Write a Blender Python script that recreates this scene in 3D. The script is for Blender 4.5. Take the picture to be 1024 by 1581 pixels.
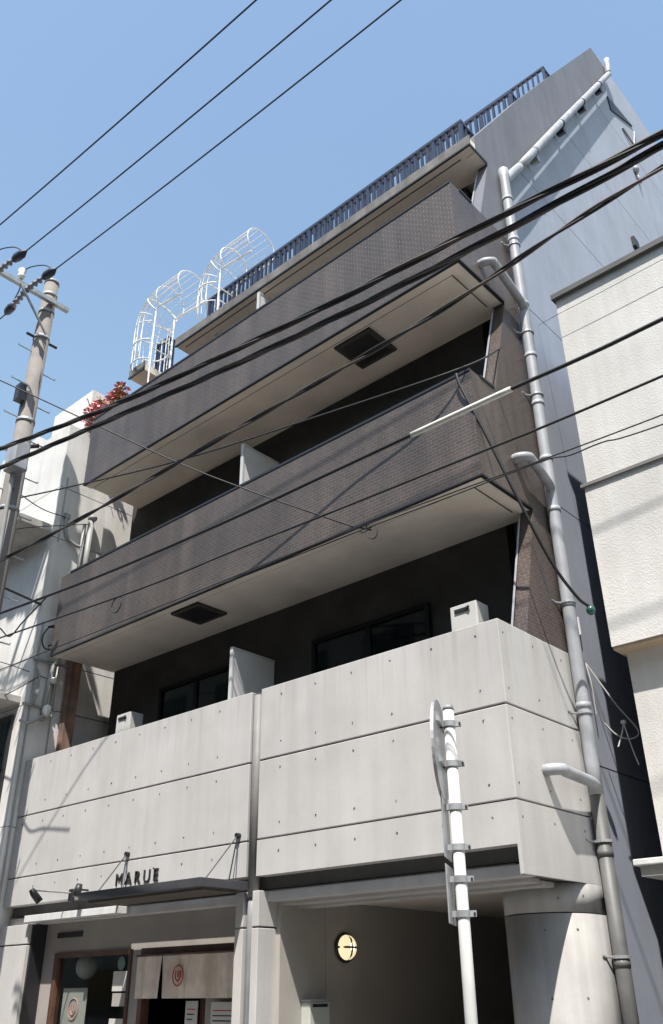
import bpy, bmesh, math, random
from mathutils import Vector, Matrix
random.seed(7)
for o in list(bpy.data.objects): bpy.data.objects.remove(o)
S = bpy.context.scene
C = S.collection
R = math.radians
# ------------------------------------------------------------------ camera
cam_d = bpy.data.cameras.new('camera'); cam = bpy.data.objects.new('camera', cam_d); C.objects.link(cam)
cam_d.sensor_fit = 'HORIZONTAL'; cam_d.sensor_width = 36; cam_d.lens = 47.617
cam_d.clip_start = .05; cam_d.clip_end = 2000
right = Vector((.74154826, .67083583, -.00924515)); down = Vector((-.32912139, .35173667, -.87633351)); fwd = Vector((-.58462406, .65288637, .48161613))
m = Matrix.Identity(4)
for i in range(3):
    m[i][0] = right[i]; m[i][1] = -down[i]; m[i][2] = -fwd[i]
m[2][3] = 1.55
cam.matrix_world = m
S.camera = cam
# ------------------------------------------------------------------ sky, sun, exposure
SUN = Vector((.295, -.48, 1.0)).normalized()
el = math.asin(SUN.z); rot = math.atan2(SUN.x, SUN.y)
w = bpy.data.worlds.new('World'); S.world = w; w.use_nodes = True
nt = w.node_tree; nt.nodes.clear()
sky = nt.nodes.new('ShaderNodeTexSky'); sky.sky_type = 'NISHITA'; sky.sun_disc = False
sky.sun_elevation = el; sky.sun_rotation = rot; sky.air_density = 2.0; sky.dust_density = 1.0; sky.ozone_density = 2.2; sky.altitude = 0
bg = nt.nodes.new('ShaderNodeBackground'); bg.inputs[1].default_value = .12
wo = nt.nodes.new('ShaderNodeOutputWorld')
nt.links.new(sky.outputs[0], bg.inputs[0]); nt.links.new(bg.outputs[0], wo.inputs[0])
sl = bpy.data.lights.new('sun', 'SUN'); sl.energy = 5.0; sl.angle = R(.53); sl.color = (1, .955, .89)
so = bpy.data.objects.new('sun', sl); C.objects.link(so)
so.rotation_euler = SUN.to_track_quat('Z', 'Y').to_euler(); so.location = (3, -5, 30)
S.view_settings.view_transform = 'Standard'; S.view_settings.look = 'None'
S.view_settings.exposure = .74; S.view_settings.gamma = 1; S.view_settings.use_curve_mapping = False
S.render.engine = 'CYCLES'
S.cycles.max_bounces = 8; S.cycles.diffuse_bounces = 5

# ------------------------------------------------------------------ materials
MATS = {}
def mat(name, col, rough=.7, var=.08, scale=3., bump=.0, bscale=60., metal=0., streak=0., spec=.5, col2=None):
    if name in MATS: return MATS[name]
    M = bpy.data.materials.new(name); M.use_nodes = True; MATS[name] = M
    n = M.node_tree.nodes; l = M.node_tree.links
    b = n['Principled BSDF']; b.inputs['Roughness'].default_value = rough; b.inputs['Metallic'].default_value = metal
    b.inputs['Specular IOR Level'].default_value = spec
    tc = n.new('ShaderNodeTexCoord')
    no = n.new('ShaderNodeTexNoise'); no.inputs['Scale'].default_value = scale; no.inputs['Detail'].default_value = 6
    no.inputs['Roughness'].default_value = .62
    l.new(tc.outputs['Object'], no.inputs['Vector'])
    cr = n.new('ShaderNodeValToRGB')
    lo = tuple(max(0, c*(1-var*2.2)) for c in col); hi = tuple(min(1, c*(1+var*1.6)) for c in col)
    if col2: lo = col2
    cr.color_ramp.elements[0].position = .3; cr.color_ramp.elements[1].position = .72
    cr.color_ramp.elements[0].color = (*lo, 1); cr.color_ramp.elements[1].color = (*hi, 1)
    l.new(no.outputs['Fac'], cr.inputs['Fac'])
    out = cr.outputs['Color']
    if streak > 0:
        mp = n.new('ShaderNodeMapping'); mp.inputs['Scale'].default_value = (7, 7, .35)
        l.new(tc.outputs['Object'], mp.inputs['Vector'])
        n2 = n.new('ShaderNodeTexNoise'); n2.inputs['Scale'].default_value = 1.; n2.inputs['Detail'].default_value = 5
        l.new(mp.outputs[0], n2.inputs['Vector'])
        r2 = n.new('ShaderNodeValToRGB'); r2.color_ramp.elements[0].position = .38; r2.color_ramp.elements[1].position = .62
        k = 1-streak
        r2.color_ramp.elements[0].color = (k, k*.99, k*.97, 1); r2.color_ramp.elements[1].color = (1, 1, 1, 1)
        l.new(n2.outputs['Fac'], r2.inputs['Fac'])
        mx = n.new('ShaderNodeMix'); mx.data_type = 'RGBA'; mx.blend_type = 'MULTIPLY'; mx.inputs[0].default_value = 1
        l.new(out, mx.inputs[6]); l.new(r2.outputs[0], mx.inputs[7]); out = mx.outputs[2]
    l.new(out, b.inputs['Base Color'])
    if bump > 0:
        n3 = n.new('ShaderNodeTexNoise'); n3.inputs['Scale'].default_value = bscale; n3.inputs['Detail'].default_value = 5
        l.new(tc.outputs['Object'], n3.inputs['Vector'])
        bp = n.new('ShaderNodeBump'); bp.inputs['Strength'].default_value = bump; bp.inputs['Distance'].default_value = .02
        l.new(n3.outputs['Fac'], bp.inputs['Height']); l.new(bp.outputs[0], b.inputs['Normal'])
    return M

def tile_mat(name, c1, c2, mortar, rough=.42, bw=.1, rh=.048, strk=.25):
    M = bpy.data.materials.new(name); M.use_nodes = True; MATS[name] = M
    n = M.node_tree.nodes; l = M.node_tree.links
    b = n['Principled BSDF']; b.inputs['Roughness'].default_value = rough
    tc = n.new('ShaderNodeTexCoord'); sp = n.new('ShaderNodeSeparateXYZ'); l.new(tc.outputs['Object'], sp.inputs[0])
    ad = n.new('ShaderNodeMath'); ad.operation = 'ADD'; l.new(sp.outputs[0], ad.inputs[0]); l.new(sp.outputs[1], ad.inputs[1])
    cb = n.new('ShaderNodeCombineXYZ'); l.new(ad.outputs[0], cb.inputs[0]); l.new(sp.outputs[2], cb.inputs[1])
    br = n.new('ShaderNodeTexBrick'); l.new(cb.outputs[0], br.inputs['Vector'])
    br.inputs['Scale'].default_value = 1; br.inputs['Brick Width'].default_value = bw; br.inputs['Row Height'].default_value = rh
    br.inputs['Mortar Size'].default_value = .004; br.inputs['Mortar Smooth'].default_value = .2
    br.inputs['Color1'].default_value = (*c1, 1); br.inputs['Color2'].default_value = (*c2, 1); br.inputs['Mortar'].default_value = (*mortar, 1)
    br.inputs['Bias'].default_value = 0
    no = n.new('ShaderNodeTexNoise'); no.inputs['Scale'].default_value = 1.1; no.inputs['Detail'].default_value = 6
    l.new(tc.outputs['Object'], no.inputs['Vector'])
    cr = n.new('ShaderNodeValToRGB'); cr.color_ramp.elements[0].position = .3; cr.color_ramp.elements[1].position = .75
    cr.color_ramp.elements[0].color = (1-strk, 1-strk, 1-strk*.9, 1); cr.color_ramp.elements[1].color = (1.15, 1.12, 1.1, 1)
    l.new(no.outputs['Fac'], cr.inputs[0])
    mx = n.new('ShaderNodeMix'); mx.data_type = 'RGBA'; mx.blend_type = 'MULTIPLY'; mx.inputs[0].default_value = 1
    l.new(br.outputs['Color'], mx.inputs[6]); l.new(cr.outputs[0], mx.inputs[7])
    mp = n.new('ShaderNodeMapping'); mp.inputs['Scale'].default_value = (5, 5, .3); l.new(tc.outputs['Object'], mp.inputs['Vector'])
    n2 = n.new('ShaderNodeTexNoise'); n2.inputs['Scale'].default_value = 1; n2.inputs['Detail'].default_value = 6; l.new(mp.outputs[0], n2.inputs['Vector'])
    r2 = n.new('ShaderNodeValToRGB'); r2.color_ramp.elements[0].position = .35; r2.color_ramp.elements[1].position = .68
    r2.color_ramp.elements[0].color = (.82, .81, .80, 1); r2.color_ramp.elements[1].color = (1.18, 1.17, 1.16, 1); l.new(n2.outputs['Fac'], r2.inputs[0])
    m2 = n.new('ShaderNodeMix'); m2.data_type = 'RGBA'; m2.blend_type = 'MULTIPLY'; m2.inputs[0].default_value = 1
    l.new(mx.outputs[2], m2.inputs[6]); l.new(r2.outputs[0], m2.inputs[7]); l.new(m2.outputs[2], b.inputs['Base Color'])
    iv = n.new('ShaderNodeMath'); iv.operation = 'SUBTRACT'; iv.inputs[0].default_value = 1; l.new(br.outputs['Fac'], iv.inputs[1])
    bp = n.new('ShaderNodeBump'); bp.inputs['Strength'].default_value = .5; bp.inputs['Distance'].default_value = .004
    l.new(iv.outputs[0], bp.inputs['Height']); l.new(bp.outputs[0], b.inputs['Normal'])
    return M

def glass_mat(name, tint=(.45, .5, .48), gloss=.0):
    M = bpy.data.materials.new(name); M.use_nodes = True; MATS[name] = M
    n = M.node_tree.nodes; l = M.node_tree.links; n.clear()
    o = n.new('ShaderNodeOutputMaterial'); t = n.new('ShaderNodeBsdfTransparent'); t.inputs[0].default_value = (*tint, 1)
    g = n.new('ShaderNodeBsdfGlossy'); g.inputs['Roughness'].default_value = .03
    fr = n.new('ShaderNodeFresnel'); ge = n.new('ShaderNodeNewGeometry'); mr = n.new('ShaderNodeMapRange'); mr.inputs[3].default_value = 1.5; mr.inputs[4].default_value = 1/1.5; l.new(ge.outputs['Backfacing'], mr.inputs[0]); l.new(mr.outputs[0], fr.inputs[0])
    ad = n.new('ShaderNodeMath'); ad.operation = 'ADD'; ad.inputs[1].default_value = gloss; l.new(fr.outputs[0], ad.inputs[0])
    mx = n.new('ShaderNodeMixShader'); l.new(ad.outputs[0], mx.inputs[0]); l.new(t.outputs[0], mx.inputs[1]); l.new(g.outputs[0], mx.inputs[2])
    l.new(mx.outputs[0], o.inputs[0]); return M

concrete = mat('fair_faced_concrete', (.47, .456, .444), .8, .045, 1.3, .12, 90, streak=.065)
# rain marks running down from the top edge of the parapet
_n = concrete.node_tree.nodes; _l = concrete.node_tree.links; _b = _n['Principled BSDF']; _src = _b.inputs['Base Color'].links[0].from_socket
_tc = _n.new('ShaderNodeTexCoord'); _sp = _n.new('ShaderNodeSeparateXYZ'); _l.new(_tc.outputs['Object'], _sp.inputs[0])
_mr = _n.new('ShaderNodeMapRange'); _mr.inputs[1].default_value = 3.75; _mr.inputs[2].default_value = 4.5; _l.new(_sp.outputs[2], _mr.inputs[0])
_mp = _n.new('ShaderNodeMapping'); _mp.inputs['Scale'].default_value = (14, 14, .5); _l.new(_tc.outputs['Object'], _mp.inputs['Vector'])
_no = _n.new('ShaderNodeTexNoise'); _no.inputs['Scale'].default_value = 1; _no.inputs['Detail'].default_value = 4; _l.new(_mp.outputs[0], _no.inputs['Vector'])
_m2 = _n.new('ShaderNodeMapRange'); _m2.inputs[1].default_value = .5; _m2.inputs[2].default_value = .75; _m2.inputs[4].default_value = .3; _l.new(_no.outputs['Fac'], _m2.inputs[0])
_mu = _n.new('ShaderNodeMath'); _mu.operation = 'MULTIPLY'; _l.new(_mr.outputs[0], _mu.inputs[0]); _l.new(_m2.outputs[0], _mu.inputs[1])
_mx = _n.new('ShaderNodeMix'); _mx.data_type = 'RGBA'; _l.new(_mu.outputs[0], _mx.inputs[0]); _l.new(_src, _mx.inputs[6]); _mx.inputs[7].default_value = (.2, .19, .18, 1)
_l.new(_mx.outputs[2], _b.inputs['Base Color'])
core_mat = mat('concrete_joint', (.09, .088, .085), .9, .1)
hole_mat = mat('cone_mortar', (.15, .145, .14), .9, .1)
tile = tile_mat('brown_mosaic_tile', (.088, .067, .057), (.070, .056, .049), (.118, .100, .088), bw=.098, rh=.040)
render_grey = mat('blue_grey_render', (.30, .33, .40), .75, .05, 1.2, .06, 70, streak=.05)
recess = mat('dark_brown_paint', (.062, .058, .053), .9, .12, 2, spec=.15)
soffit = mat('soffit_paint', (.70, .63, .55), .8, .09, 1.0, .06, 60)
black = mat('black_metal', (.018, .018, .02), .45, .1)
cable_m = mat('black_cable', (.014, .014, .016), .6, .05)
navy = mat('navy_railing_paint', (.022, .032, .068), .4, .1)
pvc = mat('grey_pvc_pipe', (.34, .35, .375), .5, .08, 4, streak=.2)
pvc_d = mat('aged_pvc_pipe', (.30, .30, .29), .5, .08, 4)
steel = mat('galvanised_steel', (.36, .37, .38), .45, .12, 8, metal=.3)
white_p = mat('white_paint', (.62, .62, .61), .5, .05, 5, streak=.10)
cage_p = mat('cage_white_paint', (.70, .70, .69), .5, .04, 5)
cream_st = mat('cream_stucco', (.56, .548, .525), .9, .06, 1.1, .28, 55, streak=.06)
cream_wall = mat('white_render', (.66, .645, .62), .85, .08, 1.2, .1, 40, streak=.10)
dark_glass = glass_mat('window_glass')
shop_glass = glass_mat('shop_glass', (.88, .90, .89), .0)
curtain_m = mat('grey_curtain', (.09, .092, .088), .9, .15, 2, streak=.4)
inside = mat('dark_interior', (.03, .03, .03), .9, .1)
pole_m = mat('pole_concrete', (.19, .172, .157), .85, .1, 3, .1, 60)
wood = mat('red_brown_wood', (.11, .055, .037), .55, .2, 5, streak=.3)
asphalt = mat('asphalt', (.15, .147, .142), .9, .15, 6, .4, 180)
pave = mat('paving', (.30, .29, .275), .85, .1, 3, .2, 80)
shopwall = mat('shop_grey_wall', (.30, .275, .255), .85, .06, 2, .06, 80)
noren_m = mat('noren_linen', (.74, .64, .55), .95, .08, 6, .1, 200, streak=.2)
red = mat('red_print', (.42, .06, .05), .8, .1)
pinkish = mat('emblem_print', (.50, .27, .24), .8, .1)
paper = mat('paper', (.46, .445, .415), .85, .05)
rust = mat('rusty_brown_paint', (.27, .15, .10), .75, .3, 4, .1, 40, streak=.35, col2=(.12, .10, .09))
porcelain = mat('porcelain', (.72, .70, .68), .25, .04)
navy_rub = mat('dark_insulator_cover', (.03, .035, .06), .5, .1)

# ------------------------------------------------------------------ geometry helpers
WL = {}
EYE = Vector((0, 0, 1.55))
KS = [1.0]
def nearer(pts, k): return [EYE+(Vector(p)-EYE)*k for p in pts]
class MB:
    def __init__(s): s.v = []; s.f = []
    def box(s, x0, x1, y0, y1, z0, z1):
        i = len(s.v)
        s.v += [(x0,y0,z0),(x1,y0,z0),(x1,y1,z0),(x0,y1,z0),(x0,y0,z1),(x1,y0,z1),(x1,y1,z1),(x0,y1,z1)]
        s.f += [(i,i+3,i+2,i+1),(i+4,i+5,i+6,i+7),(i,i+1,i+5,i+4),(i+1,i+2,i+6,i+5),(i+2,i+3,i+7,i+6),(i+3,i,i+4,i+7)]
        return s
    def obox(s, c, ax, ay, az):          # oriented box: centre and three half-axis vectors
        c = Vector(c); ax = Vector(ax); ay = Vector(ay); az = Vector(az); i = len(s.v)
        for sz in (-1, 1):
            for sx, sy in ((-1,-1),(1,-1),(1,1),(-1,1)): s.v.append(tuple(c+ax*sx+ay*sy+az*sz))
        s.f += [(i,i+3,i+2,i+1),(i+4,i+5,i+6,i+7),(i,i+1,i+5,i+4),(i+1,i+2,i+6,i+5),(i+2,i+3,i+7,i+6),(i+3,i,i+4,i+7)]
        return s
    def prism_yz(s, poly, x0, x1):
        i = len(s.v); n = len(poly)
        s.v += [(x0,y,z) for y,z in poly]+[(x1,y,z) for y,z in poly]
        s.f += [tuple(range(i,i+n)), tuple(range(i+2*n-1,i+n-1,-1))]
        s.f += [(i+k, i+n+k, i+n+(k+1)%n, i+(k+1)%n) for k in range(n)]
        return s
    def prism_xy(s, poly, z0, z1):
        i = len(s.v); n = len(poly)
        s.v += [(x,y,z0) for x,y in poly]+[(x,y,z1) for x,y in poly]
        s.f += [tuple(range(i,i+n)), tuple(range(i+2*n-1,i+n-1,-1))]
        s.f += [(i+k, i+n+k, i+n+(k+1)%n, i+(k+1)%n) for k in range(n)]
        return s
    def tube(s, pts, r, n=8, closed=False):
        pts = [Vector(p) for p in pts]; N = len(pts); i = len(s.v)
        rs = r if isinstance(r, (list, tuple)) else [r]*N
        up = None
        for k, p in enumerate(pts):
            if closed: t = pts[(k+1) % N]-pts[k-1]
            else: t = pts[min(k+1, N-1)]-pts[max(k-1, 0)]
            if t.length < 1e-9: t = Vector((0,0,1))
            t.normalize()
            if up is None:
                up = Vector((0,0,1)) if abs(t.z) < .9 else Vector((1,0,0))
            u = (up-t*up.dot(t)); u.normalize(); up = u; vv = t.cross(u)
            for j in range(n):
                a = 2*math.pi*j/n
                s.v.append(tuple(p+(u*math.cos(a)+vv*math.sin(a))*rs[k]))
        for k in range(N if closed else N-1):
            a = i+k*n; b = i+((k+1) % N)*n
            for j in range(n): s.f.append((a+j, a+(j+1)%n, b+(j+1)%n, b+j))
        if not closed:
            s.f.append(tuple(range(i+n-1, i-1, -1))); s.f.append(tuple(range(i+(N-1)*n, i+N*n)))
        return s
    def ball(s, c, rx, ry=None, rz=None, nu=12, nv=8):
        ry = ry or rx; rz = rz or rx; i = len(s.v)
        for a in range(nv+1):
            th = math.pi*a/nv
            for b in range(nu):
                ph = 2*math.pi*b/nu
                s.v.append((c[0]+rx*math.sin(th)*math.cos(ph), c[1]+ry*math.sin(th)*math.sin(ph), c[2]+rz*math.cos(th)))
        for a in range(nv):
            for b in range(nu):
                s.f.append((i+a*nu+b, i+(a+1)*nu+b, i+(a+1)*nu+(b+1)%nu, i+a*nu+(b+1)%nu))
        return s
    def mesh(s, name, m, smooth=False):
        if KS[0] != 1: s.v = [tuple(q) for q in nearer(s.v, KS[0])]
        me = bpy.data.meshes.new(name); me.from_pydata(s.v, [], s.f); me.materials.append(m)
        bm = bmesh.new(); bm.from_mesh(me); bmesh.ops.remove_doubles(bm, verts=bm.verts, dist=1e-6)
        bmesh.ops.recalc_face_normals(bm, faces=bm.faces); bm.to_mesh(me); bm.free()
        if smooth:
            me.polygons.foreach_set('use_smooth', [len(p.vertices) == 4 for p in me.polygons])
        return me
    def build(s, name, m, parent=None, smooth=False, bevel=0):
        return link(name, s.mesh(name, m, smooth), parent, bevel=bevel)
def link(name, me, parent=None, loc=(0,0,0), bevel=0):
    o = bpy.data.objects.new(name, me); C.objects.link(o); o.location = loc
    if parent is not None: attach(o, parent)
    WL[o.name] = Vector(loc) + (Vector((0,0,0)))
    if bevel:
        b = o.modifiers.new('bevel', 'BEVEL'); b.width = bevel; b.segments = 2; b.limit_method = 'ANGLE'
    return o
def attach(o, p):
    o.parent = p; o.matrix_parent_inverse = Matrix.Translation(-WL[p.name])
def thing(name, label, cat, loc, group=None):
    if KS[0] != 1: loc = tuple(nearer([loc], KS[0])[0])
    o = bpy.data.objects.new(name, None); C.objects.link(o); o.location = loc; o.empty_display_size = .2
    WL[o.name] = Vector(loc); return tag(o, label, cat, group)
def tag(o, label, cat, group=None):
    o['label'] = label; o['category'] = cat
    if group: o['group'] = group
    return o
def struct(o): o['kind'] = 'structure'; return o
def smooth_path(pts, sub=8):
    pts = [Vector(p) for p in pts]; out = []
    P = [pts[0]*2-pts[1]]+pts+[pts[-1]*2-pts[-2]]
    for k in range(1, len(P)-2):
        a, b, c, d = P[k-1], P[k], P[k+1], P[k+2]
        for q in range(sub):
            t = q/sub
            out.append(.5*((2*b)+(c-a)*t+(2*a-5*b+4*c-d)*t*t+(3*b-a-3*c+d)*t**3))
    out.append(pts[-1]); return out
def clip_z(poly, z0, z1):
    def half(P, z, s):
        out = []
        for k in range(len(P)):
            a = P[k]; b = P[(k+1) % len(P)]
            ia = (a[1]-z)*s >= 0; ib = (b[1]-z)*s >= 0
            if ia: out.append(a)
            if ia != ib:
                t = (z-a[1])/(b[1]-a[1]); out.append((a[0]+(b[0]-a[0])*t, z))
        return out
    return half(half(poly, z0, 1), z1, -1)

# ------------------------------------------------------------------ ground
g = MB(); g.v = [(-400,-400,0),(400,-400,0),(400,400,0),(-400,400,0)]; g.f = [(0,1,2,3)]
struct(g.build('road', asphalt))
for nm, y0, y1 in (('pavement_far', 5.3, 6.4), ('pavement_near', -2.2, 0.6)):
    p = struct(MB().box(-60, 40, y0, y1, .004, .12).build(nm, pave, bevel=.015))
    kb = MB().box(0, .595, 0, .15, 0, .14).mesh('kerb_stone', concrete)
    yk = y0-.155 if nm == 'pavement_far' else y1+.005
    for k in range(26): link('kerb_stone', kb, p, (-12+.6*k, yk, .002))
ln = MB(); ln.v = [(-60,4.6,.008),(40,4.6,.008),(40,4.72,.008),(-60,4.72,.008)]; ln.f = [(0,1,2,3)]
struct(ln.build('road_line', white_p))

# ------------------------------------------------------------------ the apartment building
XR, XL = -3.83, -11.5
B = thing('apartment_building', 'four-storey grey and brown apartment building with projecting tiled balconies and sloped upper side wall', 'building', (-7.7, 8, 0))
# core behind the balconies, stepped back along the upper slope
core = [(7.62,2.62),(7.62,11.36),(8.9,11.36),(14.2,19.7),(22,19.7),(22,2.62)]
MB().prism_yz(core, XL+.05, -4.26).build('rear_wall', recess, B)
# right-hand rendered side wall, its panels divided by horizontal joints
side = [(7.78,0),(7.78,10.95),(8.05,11.45),(14.0,20.2),(14.0,20.98),(22,20.98),(22,0)]
MB().prism_yz(side, -4.25, -3.945).build('side_wall_core', core_mat, B)
zs = [0, 3.5, 6.44, 9.41, 12.37, 15.33, 18.3, 21]
for a, b in zip(zs[:-1], zs[1:]):
    pl = clip_z(side, a+.008, b-.008)
    MB().prism_yz(pl, -3.945, -3.93).build('render_panel', render_grey, B)
# small things high on the side wall: a propped dark vent flap and two little hoods
MB().prism_yz([(13.95,19.45),(13.98,19.0),(15.35,19.75)], -3.93, -3.90).build('vent_flap', black, B)
MB().tube([(-3.91,14.5,18.9),(-3.89,15.0,18.75),(-3.91,15.4,19.6)], .025, 6).build('vent_stay', pvc, B)
MB().ball((-3.88,14.63,17.6), .07, .09, .10).tube([(-3.9,14.66,17.55),(-3.86,14.68,17.2)], .03, 8).build('vent_hood', pvc, B, True)
MB().obox((-3.90,13.35,14.35), (.04,0,0), (0,.10,-.02), (0,.0,.12)).build('vent_hood', black, B)
# tiled side fin that carries the balcony ends and then leans back with the slope
strip = [(7.86,4.515),(7.02,4.515),(7.47,6.03),(6.65,6.03),(6.65,7.32),(6.98,7.32),(7.47,8.90),(6.65,8.90),(6.65,10.17),(7.16,10.17),
         (7.52,11.386),(7.24,11.386),(7.24,11.68),(7.40,11.91),(8.8,14.0),(10.4,16.31),(13.31,20.43),(13.97,20.43),(13.97,20.2),(8.0,11.5),(7.86,11.0)]
sf = MB().prism_yz(clip_z(strip, 4.5, 10.17), -3.98, XR).build('side_fin', tile, B)
MB().prism_yz(clip_z(strip, 10.172, 21), -3.98, XR).build('sloped_parapet', mat('smooth_grey_render', (.145, .150, .175), .7, .07, 1.0, .06, 60, streak=.10), B)
for a, b in (((6.995,4.53),(7.455,6.02)), ((6.955,7.34),(7.455,8.89)), ((7.14,10.19),(7.505,11.35))):
    MB().tube([(-3.985,a[0],a[1]),(-3.985,b[0],b[1])], .012, 6).build('corner_bead', pvc, sf)
# ---- first-floor balcony in fair-faced concrete: joints are real gaps between panels
bal2 = MB().box(-11.7, XR-.03, 6.53, 6.65, 2.6, 4.49).box(XR-.15, XR-.03, 6.65, 7.80, 2.37, 4.49).box(-11.7, XR-.04, 6.64, 7.62, 2.475, 2.598).build('concrete_balcony', core_mat, B)
rows = [(2.59, 2.928), (2.942, 3.722), (3.738, 4.51)]
for z0, z1 in rows:
    MB().box(-11.72, -7.04, 6.5, 6.655, z0, z1).build('concrete_panel', concrete, bal2, bevel=.006)
    pl = [(-6.885,6.5),(XR,6.5),(XR,7.815),(XR-.12,7.815),(XR-.12,6.655),(-6.885,6.655)]
    MB().prism_xy(pl, z0, z1).build('concrete_panel', concrete, bal2, bevel=.007 if z0 > 2.6 else 0)
MB().box(XR-.035, XR, 6.5, 7.815, 2.365, 2.59).build('concrete_apron', concrete, bal2)
MB().box(-7.035, -6.89, 6.56, 6.64, 2.595, 4.50).build('channel_back', concrete, bal2)
MB().tube([(-6.962, 6.545, 2.4), (-6.962, 6.545, 4.46)], .058, 14).build('channel_pipe', mat('concrete_grey_pipe', (.21, .205, .20), .6, .08, 4, streak=.2), bal2, True)
th = MB()
for zr in (4.40, 3.885, 3.62, 3.08, 2.81):
    for k in range(16):
        x = -4.075-.4985*k
        if -7.2 < x < -6.75: continue
        if x < -11.6: break
        th.tube([(x+random.uniform(-.01,.01), 6.4985, zr+random.uniform(-.006,.006)), (x, 6.503, zr)], .0115, 8)
    for y in (6.57, 7.085, 7.62):
        th.tube([(XR+.0015, y, zr-.01), (XR-.003, y, zr-.01)], .0115, 8)
t_ = th.build('tie_holes', hole_mat, bal2); t_['kind'] = 'stuff'

# ---- tiled balconies
def balcony(z0, z1, xl, hatch, capx):
    b = MB().box(xl, -3.98, 6.65, 7.62, z0+.004, z0+.18).build('balcony_slab', soffit, B)
    MB().box(xl, XR, 6.5, 6.65, z0, z1).build('tiled_parapet', tile, b)
    MB().box(capx, XR-.01, 6.49, 6.67, z1, z1+.03).build('coping', black, b)
    MB().box(XR-.17, XR+.012, 6.67, 6.95, z1, z1+.03).build('coping', black, b)
    MB().box(xl, XR+.012, 6.488, 6.53, z0-.02, z0-.001).build('drip_edge', black, b)
    MB().box(XR-.03, XR+.012, 6.53, 7.45, z0-.02, z0-.001).build('drip_edge', black, b)
    MB().box(xl+.05, -4.03, 6.655, 6.67, z0-.002, z0+.003).box(-4.045, -4.03, 6.67, 7.4, z0-.002, z0+.003).build('drip_groove', core_mat, b)
    MB().box(xl+.0, XR-.031, 6.535, 6.65, z0-.012, z0-.002).box(-3.985, XR-.031, 6.65, 7.46, z0-.012, z0-.002).build('soffit_margin', soffit, b)
    if hatch:
        x0, x1, y0, y1 = hatch
        h = MB().box(x0, x1, y0, y1, z0-.03, z0+.002).build('escape_hatch', recess, b)
        MB().box(x0+.06, x1-.06, y0+.06, y1-.06, z0-.036, z0-.03).build('hatch_lid', black, h)
    return b
balcony(6.03, 7.31, XL, (-8.88, -8.33, 6.68, 7.19), -11.27)
balcony(8.90, 10.165, -11.27, (-5.925, -5.335, 6.70, 7.27), -11.25)

# ---- recessed room fronts with windows, screens
def window(x0, x1, z0, z1, y=7.6):
    f = MB().box(x0, x1, y-.05, y+.015, z1-.05, z1).box(x0, x1, y-.05, y+.015, z0, z0+.05).box(x0, x0+.05, y-.05, y+.015, z0+.05, z1-.05).box(x1-.05, x1, y-.05, y+.015, z0+.05, z1-.05)
    xm = (x0+x1)/2
    f.box(xm-.035, xm+.035, y-.04, y+.01, z0+.05, z1-.05)
    f = f.build('window', mat('black_sash', (.010, .010, .011), .7, .1, spec=.2), B)
    for a, b in ((x0+.05, xm-.035), (xm+.035, x1-.05)):
        MB().box(a, b, y-.02, y-.014, z0+.05, z1-.05).build('pane', dark_glass, f)
    cu = MB(); n = 40; i0 = 0
    for k in range(n+1):
        x = x0+.06+(x1-x0-.12)*k/n; yy = y+.004+.006*math.sin(k*1.9)
        cu.v += [(x, yy, z0+.05), (x, yy, z1-.05)]
    cu.f = [(2*k, 2*k+2, 2*k+3, 2*k+1) for k in range(n)]
    cu.build('curtain', curtain_m, f)
for zf in (3.40, 6.25, 9.10):
    window(-7.12, -5.32, zf+.1, zf+2.02); window(-10.15, -8.55, zf+.1, zf+2.06)
for zt, zb, y0 in ((5.30, 3.6, 6.86), (8.30, 6.3, 6.88), (11.24, 9.2, 7.06)):
    s_ = MB().box(-7.815, -7.785, y0, 7.56, zb, zt).build('balcony_screen', mat('screen_board', (.56, .56, .57), .6, .03), B)
    MB().box(-7.825, -7.775, y0-.025, y0, zb, zt+.02).build('screen_frame', mat('alu_frame', (.50, .50, .50), .5, .03), s_)
    MB().box(-7.825, -7.775, y0, 7.56, zt, zt+.02).build('screen_frame', MATS['alu_frame'], s_)

# ---- terrace slab over the top balcony, with ladder opening on the left
ts = MB().box(-9.92, -3.98, 7.10, 8.95, 11.38, 11.52).box(-9.92, XR, 7.10, 7.235, 11.381, 11.521).build('terrace_slab', soffit, B)
MB().box(-11.25, -10.82, 7.10, 8.95, 11.38, 11.52).build('terrace_slab', soffit, B)
MB().box(-10.82, -9.92, 7.52, 8.95, 11.38, 11.52).build('terrace_slab', soffit, B)
for x0, x1 in ((-9.93, XR+.012), (-11.26, -10.81)):
    MB().box(x0, x1, 7.078, 7.10, 11.395, 11.56).build('fascia', mat('weathered_fascia', (.16, .15, .145), .85, .15, 4, streak=.3), ts)
    MB().box(x0, x1, 7.07, 7.10, 11.365, 11.393).build('drip_edge', black, ts)
MB().box(XR-.002, XR+.012, 7.10, 7.50, 11.36, 11.40).build('fascia', black, ts)
MB().box(-3.98, XR, 7.24, 7.505, 11.374, 11.385).build('soffit_margin', soffit, ts)
MB().box(-9.8, -4.05, 7.2, 7.22, 11.376, 11.38).build('drip_groove', core_mat, ts)
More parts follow.
